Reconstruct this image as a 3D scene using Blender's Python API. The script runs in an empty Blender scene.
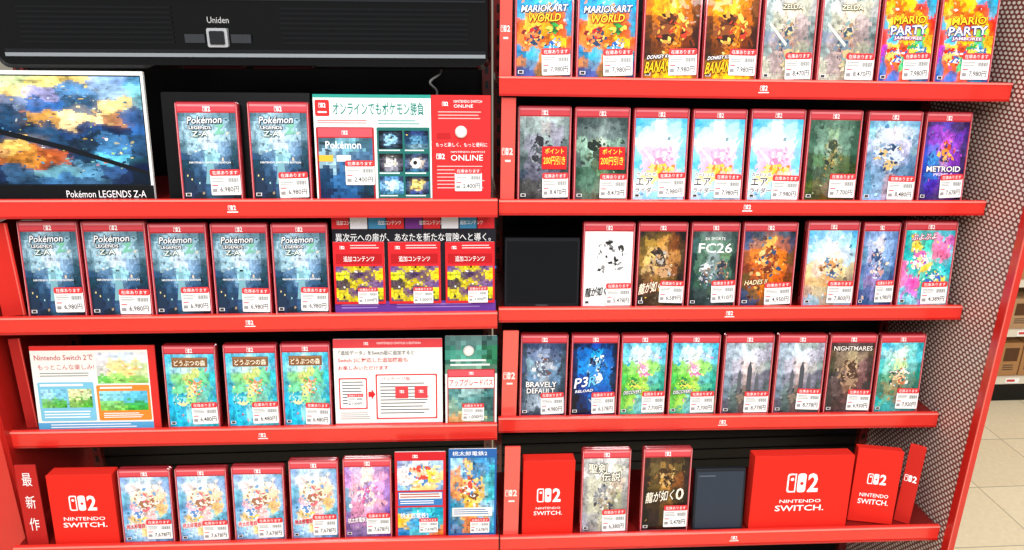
import bpy, math, random
from mathutils import Vector, Matrix, noise
random.seed(7)
scene=bpy.context.scene
scene.view_settings.view_transform='Standard'
# ---------------------------------------------------------------- camera
F=740.0
C=Vector((0,0,1.55))
yaw,pitch,roll=math.radians(4.0),math.radians(19.2),math.radians(0.5)
fw=Vector((math.sin(yaw)*math.cos(pitch),math.cos(yaw)*math.cos(pitch),-math.sin(pitch)))
r0=Vector((math.cos(yaw),-math.sin(yaw),0)); u0_=r0.cross(fw)
rt=r0*math.cos(roll)+u0_*math.sin(roll); up=u0_*math.cos(roll)-r0*math.sin(roll)
cam=bpy.data.objects.new('camera',bpy.data.cameras.new('camera'))
cam.data.sensor_width=36; cam.data.lens=F/1024*36; cam.data.clip_start=0.05
m=Matrix((rt,up,-fw)).transposed().to_4x4(); m.translation=C
cam.matrix_world=m; scene.collection.objects.link(cam); scene.camera=cam
def ray(px,py): return fw+rt*((px-512)/F)+up*(-(py-275)/F)
def P(px,py,Y):
    r=ray(px,py); return C+r*(Y/r.y)
# ---------------------------------------------------------------- colour / materials
def hx(s):
    if not isinstance(s,str): return s
    if len(s)==3: s=''.join(c*2 for c in s)
    out=[]
    for i in (0,2,4):
        c=int(s[i:i+2],16)/255
        out.append(c/12.92 if c<=0.04045 else ((c+0.055)/1.055)**2.4)
    return tuple(out)
def mat_attr(name,rough,spec=0.5,metal=0,coat=0,nscale=40,namt=0.08,bump=0.0):
    m=bpy.data.materials.new(name); m.use_nodes=True; n=m.node_tree.nodes; l=m.node_tree.links
    b=n['Principled BSDF']; a=n.new('ShaderNodeAttribute'); a.attribute_name='Col'
    tc=n.new('ShaderNodeTexCoord'); no=n.new('ShaderNodeTexNoise'); no.inputs['Scale'].default_value=nscale
    mr=n.new('ShaderNodeMapRange'); mr.inputs[3].default_value=1-namt; mr.inputs[4].default_value=1+namt
    mx=n.new('ShaderNodeVectorMath'); mx.operation='MULTIPLY'
    l.new(tc.outputs['Object'],no.inputs['Vector']); l.new(no.outputs[0],mr.inputs[0])
    l.new(a.outputs['Color'],mx.inputs[0]); l.new(mr.outputs[0],mx.inputs[1]); l.new(mx.outputs[0],b.inputs['Base Color'])
    b.inputs['Roughness'].default_value=rough; b.inputs['Specular IOR Level'].default_value=spec
    b.inputs['Metallic'].default_value=metal; b.inputs['Coat Weight'].default_value=coat; b.inputs['Coat Roughness'].default_value=0.03
    if bump:
        bp=n.new('ShaderNodeBump'); bp.inputs['Strength'].default_value=bump; bp.inputs['Distance'].default_value=0.002
        l.new(no.outputs[0],bp.inputs['Height']); l.new(bp.outputs[0],b.inputs['Coat Normal'])
    return m
M_GLOSS=mat_attr('glossy_print',0.5,0.15,coat=0.55,nscale=30,bump=0.4,namt=.04)
M_PAPER=mat_attr('matte_print',0.6,0.3,nscale=60,namt=0.03)
M_CARD=mat_attr('laminated_card',0.6,0.2,nscale=10,namt=0.03)
M_PLAS=mat_attr('plastic',0.15,0.5,coat=0.8,nscale=25,namt=0.05)
M_METAL=mat_attr('painted_metal',0.25,0.5,nscale=12,namt=0.06,coat=.3)
M_DARK=mat_attr('dark_plastic',0.35,0.2,nscale=30,namt=0.1)
M_SHINY=mat_attr('gloss_black_plastic',0.08,0.4,nscale=8,namt=0.1)
# ---------------------------------------------------------------- glyph cache
G={}
def glyph(s,bold=0.0):
    k=(s,bold)
    if k in G: return G[k]
    cu=bpy.data.curves.new('t','FONT'); cu.body=s; cu.resolution_u=2; cu.offset=bold; cu.size=1
    ob=bpy.data.objects.new('t',cu); scene.collection.objects.link(ob)
    bpy.context.view_layer.update()
    me=bpy.data.meshes.new_from_object(ob.evaluated_get(bpy.context.evaluated_depsgraph_get()))
    vs=[(v.co.x,v.co.y) for v in me.vertices]; fs=[tuple(p.vertices) for p in me.polygons]
    bpy.data.objects.remove(ob); bpy.data.curves.remove(cu); bpy.data.meshes.remove(me)
    if not vs: G[k]=([],[]); return G[k]
    x0=min(v[0] for v in vs);x1=max(v[0] for v in vs);y0=min(v[1] for v in vs);y1=max(v[1] for v in vs)
    vs=[((x-x0)/max(1e-6,x1-x0),(y-y0)/max(1e-6,y1-y0)) for x,y in vs]
    fl=[]
    for f in fs:
        a=sum(vs[f[i]][0]*vs[f[(i+1)%len(f)]][1]-vs[f[(i+1)%len(f)]][0]*vs[f[i]][1] for i in range(len(f)))
        fl.append(f if a>0 else f[::-1])
    G[k]=(vs,fl); return G[k]
def sat(c,k=1.1):
    l=.3*c[0]+.6*c[1]+.1*c[2]
    return tuple(max(0,min(1,l+(x-l)*k)) for x in c)
# ---------------------------------------------------------------- mesh builder
class B:
    def __init__(s,w=1,h=1): s.w=w;s.h=h;s.V=[];s.Fc=[];s.K=[]
    def face(s,pts,col):
        n=len(s.V); s.V+= [tuple(p) for p in pts]; s.Fc.append(tuple(range(n,n+len(pts))))
        s.K.append(hx(col))
    def pt(s,u,v,L): return (-s.w/2+u*s.w, -L*0.00035, (1-v)*s.h)
    def poly(s,uv,col,L=1):
        a=sum(uv[i][0]*uv[(i+1)%len(uv)][1]-uv[(i+1)%len(uv)][0]*uv[i][1] for i in range(len(uv)))
        if a>0: uv=uv[::-1]
        s.face([s.pt(u,v,L) for u,v in uv],col)
    def rect(s,u0,v0,u1,v1,col,L=1): s.poly([(u0,v0),(u1,v0),(u1,v1),(u0,v1)],col,L)
    def ell(s,u,v,ru,rv,col,L=1,rot=0,n=12):
        pts=[]
        for i in range(n):
            a=2*math.pi*i/n; x=math.cos(a)*ru*s.w; y=math.sin(a)*rv*s.h
            pts.append((u+(x*math.cos(rot)-y*math.sin(rot))/s.w, v+(x*math.sin(rot)+y*math.cos(rot))/s.h))
        s.poly(pts,col,L)
    def disc(s,u,v,r,col,L=1): s.ell(u,v,r/s.w,r/s.h,col,L,n=16)
    def rr(s,u0,v0,u1,v1,r,col,L=1):
        ru,rv=r/s.w,r/s.h; pts=[]
        for cx,cy,a0 in ((u1-ru,v1-rv,0),(u0+ru,v1-rv,90),(u0+ru,v0+rv,180),(u1-ru,v0+rv,270)):
            for k in range(4):
                a=math.radians(a0+k*30); pts.append((cx+ru*math.cos(a),cy+rv*math.sin(a)))
        s.poly(pts,col,L)
    def text(s,t,u0,v0,u1,v1,col,L=2,bold=0.0,slant=0,rise=0):
        vs,fs=glyph(t,bold)
        n=len(s.V)
        for x,y in vs:
            s.V.append(s.pt(u0+(u1-u0)*x+slant*(y-.5), v1+(v0-v1)*y-rise*(x-.5), L))
        c=hx(col)
        for f in fs: s.Fc.append(tuple(i+n for i in f)); s.K.append(c)
    def lines(s,u0,v0,u1,v1,n,col,L=2,fill=0.45):
        for i in range(n):
            a=v0+(v1-v0)*i/n; e=u1-(u1-u0)*random.random()*0.2
            s.rect(u0,a,e,a+(v1-v0)/n*fill,col,L)
    def grid(s,g,u0,v0,u1,v1,nx,ny,seed,warp=.10,jit=.3,L=1):
        rows=[[sat(hx(c)) for c in r.split()] for r in g]; R=len(rows); Cn=len(rows[0])
        def samp(u,v):
            u=min(max(u,0),1)*(Cn-1); v=min(max(v,0),1)*(R-1)
            i=min(int(u),Cn-2); j=min(int(v),R-2); fu=u-i; fv=v-j
            ni,nj=(i+(fu>.5)),(j+(fv>.5)); q=rows[nj][ni]
            fu=fu*fu*(3-2*fu); fv=fv*fv*(3-2*fv)
            return [ .35*((rows[j][i][k]*(1-fu)+rows[j][i+1][k]*fu)*(1-fv)+(rows[j+1][i][k]*(1-fu)+rows[j+1][i+1][k]*fu)*fv)+.65*q[k] for k in range(3)]
        base=len(s.V); 
        for j in range(ny+1):
            for i in range(nx+1):
                s.V.append(s.pt(u0+(u1-u0)*i/nx, v0+(v1-v0)*j/ny, L))
        def vc(u,v):
            q=Vector((u*5,v*6,seed*3.7)); w=noise.noise_vector(q); q2=noise.noise_vector(q*2.7)
            c=samp(u+w.x*warp*2+q2.x*warp,v+w.y*warp*2+q2.y*warp)
            n1=noise.noise(Vector((u*9,v*13,seed*1.3+9))); n2=noise.noise(Vector((u*24,v*30,seed)))
            n1=round(n1*4)/4
            f=1+jit*2*n1+jit*1.6*n2
            return tuple(max(0,min(1,x*f)) for x in c)
        cc=[[vc((i+.5)/nx,(j+.5)/ny) for i in range(nx)] for j in range(ny)]
        for j in range(ny):
            for i in range(nx):
                a=base+j*(nx+1)+i
                s.Fc.append((a+nx+1,a+nx+2,a+1,a)); s.K.append(cc[j][i])
        s._samp=samp
    def chip(s,U,Vv,r,asp,a,rnd,col,L,box):
        n=rnd.choice([4,5,6,7]); pts=[]
        for q in range(n):
            aa=6.2832*q/n+rnd.uniform(-.35,.35); x=r*math.cos(aa)*rnd.uniform(.7,1.1); y=r*asp*math.sin(aa)*rnd.uniform(.7,1.1)
            pts.append((min(max(U+x*math.cos(a)-y*math.sin(a),box[0]),box[2]),min(max(Vv+.62*(x*math.sin(a)+y*math.cos(a)),box[1]),box[3])))
        s.poly(pts,col,L)
    def strokes(s,u0,v0,u1,v1,k,seed,size=.1,L=2,pal=None):
        rnd=random.Random(seed)
        for i in range(k):
            u=rnd.random();v=rnd.random()
            c0=s._samp(u,v); f=rnd.choice([.4,.65,.8,1.25,1.6])
            c=[max(0,min(1,x*f+.005)) for x in c0]
            if pal and rnd.random()<.35:
                p=hx(rnd.choice(pal)); t=rnd.choice([.4,.7,.9]); c=[a*(1-t)+b*t for a,b in zip(c,p)]
            s.chip(u0+(u1-u0)*(.08+.84*u),v0+(v1-v0)*(.05+.9*v),size*(.2+rnd.random()**2*.8),rnd.uniform(.25,.8),rnd.uniform(0,3.14),rnd,tuple(c),L+.25*(i%3),(u0,v0,u1,v1))
    def mass(s,u,v,ru,rv,cols,n,seed,L=2.6):
        """cluster of crisp overlapping facets making one central motif"""
        rnd=random.Random(seed); bx=(.03,.12,.97,.97)
        for q in range(3): s.chip(u+rnd.uniform(-.35,.35)*ru,v+(q-1)*rv*.5,ru*rnd.uniform(.5,.7),rv/ru/.62*.6,rnd.uniform(-.4,.4),rnd,hx(cols[q%len(cols)]),L+.05*q,bx)
        for i in range(n*3):
            d=rnd.random()**.6; a=rnd.random()*6.283
            s.chip(u+ru*d*math.cos(a),v+rv*d*math.sin(a),ru*rnd.uniform(.08,.30)*(1.25-.75*i/(3*n)),rnd.uniform(.25,.8),rnd.uniform(0,3.1),rnd,hx(rnd.choice(cols)),L+.25+.3*i/n,bx)
    def logo(s,uc,vc,H,col,bg,L=2):
        x0=uc-0.75*H/s.w; y0=vc-H/2/s.h; y1=vc+H/2/s.h; k=H/s.w
        s.rr(x0,y0,x0+.44*k,y1,.13*H,col,L); s.rr(x0+.08*k,y0+.08*H/s.h,x0+.44*k,y1-.08*H/s.h,.1*H,bg,L+.4)
        s.rect(x0+.38*k,y0,x0+.44*k,y1,col,L+.5)
        s.disc(x0+.24*k,vc-.2*H/s.h,.085*H,col,L+.8)
        s.rr(x0+.51*k,y0,x0+.93*k,y1,.13*H,col,L); s.disc(x0+.73*k,vc+.03*H/s.h,.085*H,bg,L+.4)
        s.text('2',x0+1.02*k,y0,x0+1.55*k,y1,col,L,.03)
    def prism(s,w,h,r,y0,y1,col,z0=0,seg=3,bev=0.0):
        def ring(y,ins):
            pts=[]
            W=w/2-ins;
            for cx,cz,a0 in ((W-r,z0+h-ins-r,0),(-W+r,z0+h-ins-r,90),(-W+r,z0+ins+r,180),(W-r,z0+ins+r,270)):
                for k in range(seg+1):
                    a=math.radians(a0+k*90/seg); pts.append((cx+r*math.cos(a),y,cz+r*math.sin(a)))
            return pts
        rs=[ring(y0,bev)]
        if bev: rs+=[ring(y0+bev,0),ring(y1-bev,0)]
        rs.append(ring(y1,bev))
        s.face(rs[0],col); s.face(rs[-1][::-1],col)
        for a,b in zip(rs,rs[1:]):
            for i in range(len(a)):
                j=(i+1)%len(a); s.face([a[j],a[i],b[i],b[j]],col)
    def box(s,a,b,col):
        x0,y0,z0=a;x1,y1,z1=b
        p=[(x0,y0,z0),(x1,y0,z0),(x1,y1,z0),(x0,y1,z0),(x0,y0,z1),(x1,y0,z1),(x1,y1,z1),(x0,y1,z1)]
        for f in ((0,1,5,4),(1,2,6,5),(2,3,7,6),(3,0,4,7),(4,5,6,7),(3,2,1,0)): s.face([p[i] for i in f],col)
    def extr(s,A,Bp,prof,col):
        a=[(A[0],A[1]+y,A[2]+z) for y,z in prof]; b=[(Bp[0],Bp[1]+y,Bp[2]+z) for y,z in prof]
        n=len(prof)
        for i in range(n):
            j=(i+1)%n; s.face([a[i],b[i],b[j],a[j]],col)
        s.face(a[::-1],col); s.face(b,col)
    def mesh(s,name,mat):
        me=bpy.data.meshes.new(name); me.from_pydata(s.V,[],s.Fc)
        at=me.color_attributes.new('Col','FLOAT_COLOR','CORNER'); d=[]
        for f,k in zip(s.Fc,s.K): d+= [k[0],k[1],k[2],1]*len(f)
        at.data.foreach_set('color',d); me.materials.append(mat); me.update(); return me
def add(name,data,parent=None,loc=(0,0,0),**kw):
    o=bpy.data.objects.new(name,data); scene.collection.objects.link(o)
    if parent: o.parent=parent
    o.location=loc
    for k,v in kw.items(): o[k]=v
    return o
# ---------------------------------------------------------------- shelf rows
RED='e8342a'
ROWS={
 'R1':(1.35,500,76,1015,83,.034,764),'R2':(1.35,500,200,985,201,.029,747),'R3':(1.35,500,308,955,306,.030,729),
 'R4':(1.35,500,418,938,413,.034,722),'R5':(1.27,516,537,935,526,.036,733),
 'L2':(1.325,0,200,497,199,.034,232),'L3':(1.325,0,318,497,312,.034,250),'L4':(1.325,12,432,499,424,.036,263),
 'L5':(1.255,0,548,497,537,.036,None)}
def line(row):
    Y,xa,ya,xb,yb,h,_=ROWS[row]; a=P(xa,ya,Y); b=P(xb,yb,Y); return a,b
def top(row,X):
    a,b=line(row); return a.z+(b.z-a.z)*(X-a.x)/(b.x-a.x)
def surf(row,X): return top(row,X)-.008
XR=P(985,208,1.35).x; XM=P(499,208,1.35).x; XL=P(12,440,1.325).x
def unit(rows,x0,x1,label,zt,slots):
    root=add('display_shelving_unit',None,label=label,category='store shelving'); root.location=((x0+x1)/2,1.5,0)
    off=-root.location
    def part(n,me,par=root,**k):
        o=add(n,me,par,loc=off if par is root else (0,0,0),**k); return o
    for r in rows:
        Y,h,lp=ROWS[r][0],ROWS[r][5],ROWS[r][6]
        za,zb=surf(r,x0),surf(r,x1)
        b=B(); b.extr((x0,Y,za),(x1,Y,zb),[(.0085,0),(.0085,-.012),(.245,-.012),(.245,0)],'7a1512')
        sh=part('shelf',b.mesh('shelf',M_METAL))
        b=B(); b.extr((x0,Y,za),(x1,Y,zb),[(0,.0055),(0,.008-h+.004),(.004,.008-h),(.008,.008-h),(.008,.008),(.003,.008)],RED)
        b.extr((x0,Y,za),(x1,Y,zb),[(-.0018,.0075),(-.0018,.0045),(.0,.0045),(.0,.0075)],'fa8c80')  # highlight along the rail's top edge, painted as a paler strip
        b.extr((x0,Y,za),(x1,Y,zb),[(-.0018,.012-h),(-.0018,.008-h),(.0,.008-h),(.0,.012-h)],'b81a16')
        if lp:
            X=P(lp,ROWS[r][2]+8,Y).x; zc=surf(r,X)-h/2+.008; bb=B(.03,.02); bb.logo(.5,.4,.009,'ffffff',RED,1); bb.rect(.2,.74,.85,.84,'ffffff',1)
            n=len(b.V)
            b.V+=[(X+p[0],Y-.0006+p[1],zc-.01+p[2]) for p in bb.V]; b.Fc+=[tuple(i+n for i in f) for f in bb.Fc]; b.K+=bb.K
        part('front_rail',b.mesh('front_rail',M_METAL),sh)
    b=B(); b.box((x0,1.60,.08),(x1,1.62,zt),'0c0b0c')
    for i in range(60):
        z=.3+i*.03
        if z<slots: b.box((x0+.01,1.597,z),(x1-.01,1.60,z+.004),'050505')
    part('back_panel',b.mesh('back_panel',M_DARK))
    b=B(); b.box((x0,1.30,0),(x1,1.62,.12),'2a0c0b'); part('base_plinth',b.mesh('base_plinth',M_METAL))
    b=B(); b.box((x0,1.585,.1),(x0+.02,1.60,zt),'6a1815'); b.box((x1-.02,1.585,.1),(x1,1.60,zt),'6a1815')
    for k in range(50):
        z=.3+k*.03
        if z<zt: b.box((x0+.007,1.583,z),(x0+.013,1.585,z+.015),'100808'); b.box((x1-.013,1.583,z),(x1-.007,1.585,z+.015),'100808')
    part('slotted_upright',b.mesh('slotted_upright',M_METAL))
    return root,part
uR,pR=unit(['R1','R2','R3','R4','R5'],XM,XR,'red metal shelving unit with five shelves and a perforated end panel',1.95,1.9)
uL,pL=unit(['L2','L3','L4','L5'],XL,XM-.004,'red metal shelving unit with four shelves below a monitor',1.95,1.1)
def perf_mat():
    m=bpy.data.materials.new('perforated_metal'); m.use_nodes=True; n=m.node_tree.nodes; l=m.node_tree.links
    b=n['Principled BSDF']; b.inputs['Base Color'].default_value=(*hx('8a4a40'),1); b.inputs['Roughness'].default_value=.35
    tc=n.new('ShaderNodeTexCoord'); sx=n.new('ShaderNodeSeparateXYZ'); l.new(tc.outputs['Object'],sx.inputs[0])
    def mth(op,a,bv=None,c=None):
        q=n.new('ShaderNodeMath'); q.operation=op
        for i,x in enumerate((a,bv,c)):
            if x is None: continue
            if isinstance(x,(int,float)): q.inputs[i].default_value=x
            else: l.new(x,q.inputs[i])
        return q.outputs[0]
    p=.0094
    zz=mth('DIVIDE',sx.outputs['Z'],p*.866); row=mth('FLOOR',zz); od=mth('MULTIPLY',mth('FLOORED_MODULO',row,2),.5)
    yy=mth('ADD',mth('DIVIDE',sx.outputs['Y'],p*1.4),od)
    fy=mth('SUBTRACT',mth('FRACT',yy),.5); fz=mth('MULTIPLY',mth('SUBTRACT',mth('FRACT',zz),.5),.866)
    d=mth('SQRT',mth('ADD',mth('MULTIPLY',fy,fy),mth('MULTIPLY',fz,fz)))
    hole=mth('LESS_THAN',d,.34)
    tr=n.new('ShaderNodeBsdfTransparent'); mx=n.new('ShaderNodeMixShader')
    l.new(hole,mx.inputs[0]); l.new(b.outputs[0],mx.inputs[1]); l.new(tr.outputs[0],mx.inputs[2]); l.new(mx.outputs[0],n['Material Output'].inputs[0])
    return m
b=B(); x=XR+.006; b.face([(x,1.25,.05),(x,1.62,.05),(x,1.62,1.95),(x,1.25,1.95)],RED)
pR('perforated_end_panel',b.mesh('perforated_end_panel',perf_mat()),label='brown-red perforated metal end panel')
b=B(); b.box((XR+.0066,1.25,.05),(XR+.0090,1.62,1.95),'fff6ea'); pR('backing_sheet',b.mesh('backing_sheet',M_PAPER),label='pale beige backing sheet behind the perforations')
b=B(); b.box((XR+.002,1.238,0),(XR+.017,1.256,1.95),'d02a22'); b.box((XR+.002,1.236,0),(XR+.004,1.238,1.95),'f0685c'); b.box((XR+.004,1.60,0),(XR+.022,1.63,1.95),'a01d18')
pR('end_panel_post',b.mesh('end_panel_post',M_METAL),label='narrow red metal corner post')
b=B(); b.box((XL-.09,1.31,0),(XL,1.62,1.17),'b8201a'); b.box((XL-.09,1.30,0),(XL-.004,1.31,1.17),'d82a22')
pL('end_panel',b.mesh('end_panel',M_METAL))
# ---------------------------------------------------------------- item placement
def measure(x0,x1,yt,row,lean,dy=.013):
    Yb=ROWS[row][0]+dy; a=math.radians(lean)
    ys=yt+40
    X0=P(x0+.4,ys,Yb).x; X1=P(x1-.4,ys,Yb).x; Xc=(X0+X1)/2
    zb=surf(row,Xc); r=ray((x0+x1)/2,yt); t=math.tan(a)
    T=(Yb-C.y+t*(C.z-zb))/(r.y-t*r.z); p=C+r*T
    return Xc,Yb,zb+.0005,X1-X0,(p.z-zb)/math.cos(a)
def slope(row):
    a,b=line(row); return math.atan2(b.z-a.z,b.x-a.x)
CW,CH,CT=.108,.168,.014
def shell_mesh():
    b=B(CW,CH)
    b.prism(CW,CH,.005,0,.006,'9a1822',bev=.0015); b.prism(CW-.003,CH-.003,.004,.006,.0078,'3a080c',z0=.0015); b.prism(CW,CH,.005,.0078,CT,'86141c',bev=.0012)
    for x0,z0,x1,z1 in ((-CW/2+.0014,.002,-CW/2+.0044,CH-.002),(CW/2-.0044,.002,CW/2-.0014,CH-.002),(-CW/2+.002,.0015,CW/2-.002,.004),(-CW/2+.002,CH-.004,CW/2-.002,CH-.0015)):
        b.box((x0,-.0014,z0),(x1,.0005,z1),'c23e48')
    for sx in (-1,1): b.box((sx*(CW/2-.0022)-.0004,-.0020,.003),(sx*(CW/2-.0022)+.0004,-.0012,CH-.003),'f0a0a4')  # rim highlights on the case edges, coloured in as thin pale lines
    b.box((-CW/2-.0006,.002,.02),(-CW/2+.0006,.010,CH-.02),'7c151a')
    b.box((CW/2-.0004,.004,CH*.45),(CW/2+.001,.008,CH*.55),'7c151a')
    return b.mesh('game_case',M_PLAS)
SHELL=shell_mesh()
IW,IH=CW-.0090,CH-.0080
def sticker_mesh(price,red=True):
    b=B(.052,.044)
    b.rr(0,0.17,1,1,.002,'f8f8f6',0.4)
    b.rr(0,0,1,.25,.003,'e0383c',.8)
    b.text('在庫あります',.08,.05,.92,.20,'ffffff',1.4)
    b.lines(.06,.33,.5,.52,3,'777777',1.2,.35)
    b.text(price,.30,.66,.93,.90,'333333',1.2,.01)
    for i in range(12): b.rect(.58+.03*i,.34,.58+.03*i+.010+(i%3)*.005,.50,'555555',1.2)
    b.rect(.05,.60,.24,.64,'e0383c',1.2); b.rect(.05,.75,.20,.88,'999999',1.2)
    return b.mesh('price_sticker',M_PAPER)
STK={}
def cover_mesh(k,K):
    b=B(IW,IH)
    b.rect(0,0,1,1,'c8323a',0.2)
    b.rect(.0,.0,1,.085,'dc4a54',.5); b.rect(.0,.0,1,.022,'ee8890',.8); b.rect(.0,.074,1,.085,'b82830',.8); b.logo(.5,.048,.0085,'ffffff','dc4a54',1)
    V0=.09
    b.grid(K['g'],.0,V0,1,1,34,52,K['s'],K.get('w',.05),K.get('j',.3),1)
    b.strokes(.01,V0+.01,.99,.985,int(K.get('k',50)*2.2),K['s'],K.get('z',.10)*.7,1.5,K.get('p'))
    for e in K.get('e',[]): 
        if e[0]=='e': b.ell(e[1],e[2],e[3],e[4],e[6],e[7] if len(e)>7 else 2.8,e[5])
        elif e[0]=='r': b.rect(e[1],e[2],e[3],e[4],e[5],e[6] if len(e)>6 else 2.8)
        elif e[0]=='p': b.poly(e[1],e[2],e[3] if len(e)>3 else 2.8)
        elif e[0]=='m': b.mass(e[1],e[2],e[3],e[4],e[5].split(),e[6],K['s']*7+e[6])
    for t in K.get('t',[]):
        sl,ri=(t[7],t[8]) if len(t)>7 else (0,0)
        if len(t)>6:
            for dx,dz in ((-.011,0),(.011,0),(0,-.007),(0,.007),(.014,.009)):
                b.text(t[0],t[1]+dx,t[2]+dz,t[3]+dx,t[4]+dz,t[6],4.6,.025,sl,ri)
        b.text(t[0],t[1],t[2],t[3],t[4],t[5],5.2,.015,sl,ri)
    b.rect(.03,.935,.13,.97,'eeeeee',4.2); b.rect(.045,.94,.115,.965,'333333',4.6)
    return b.mesh('cover_insert',M_GLOSS)
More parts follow.
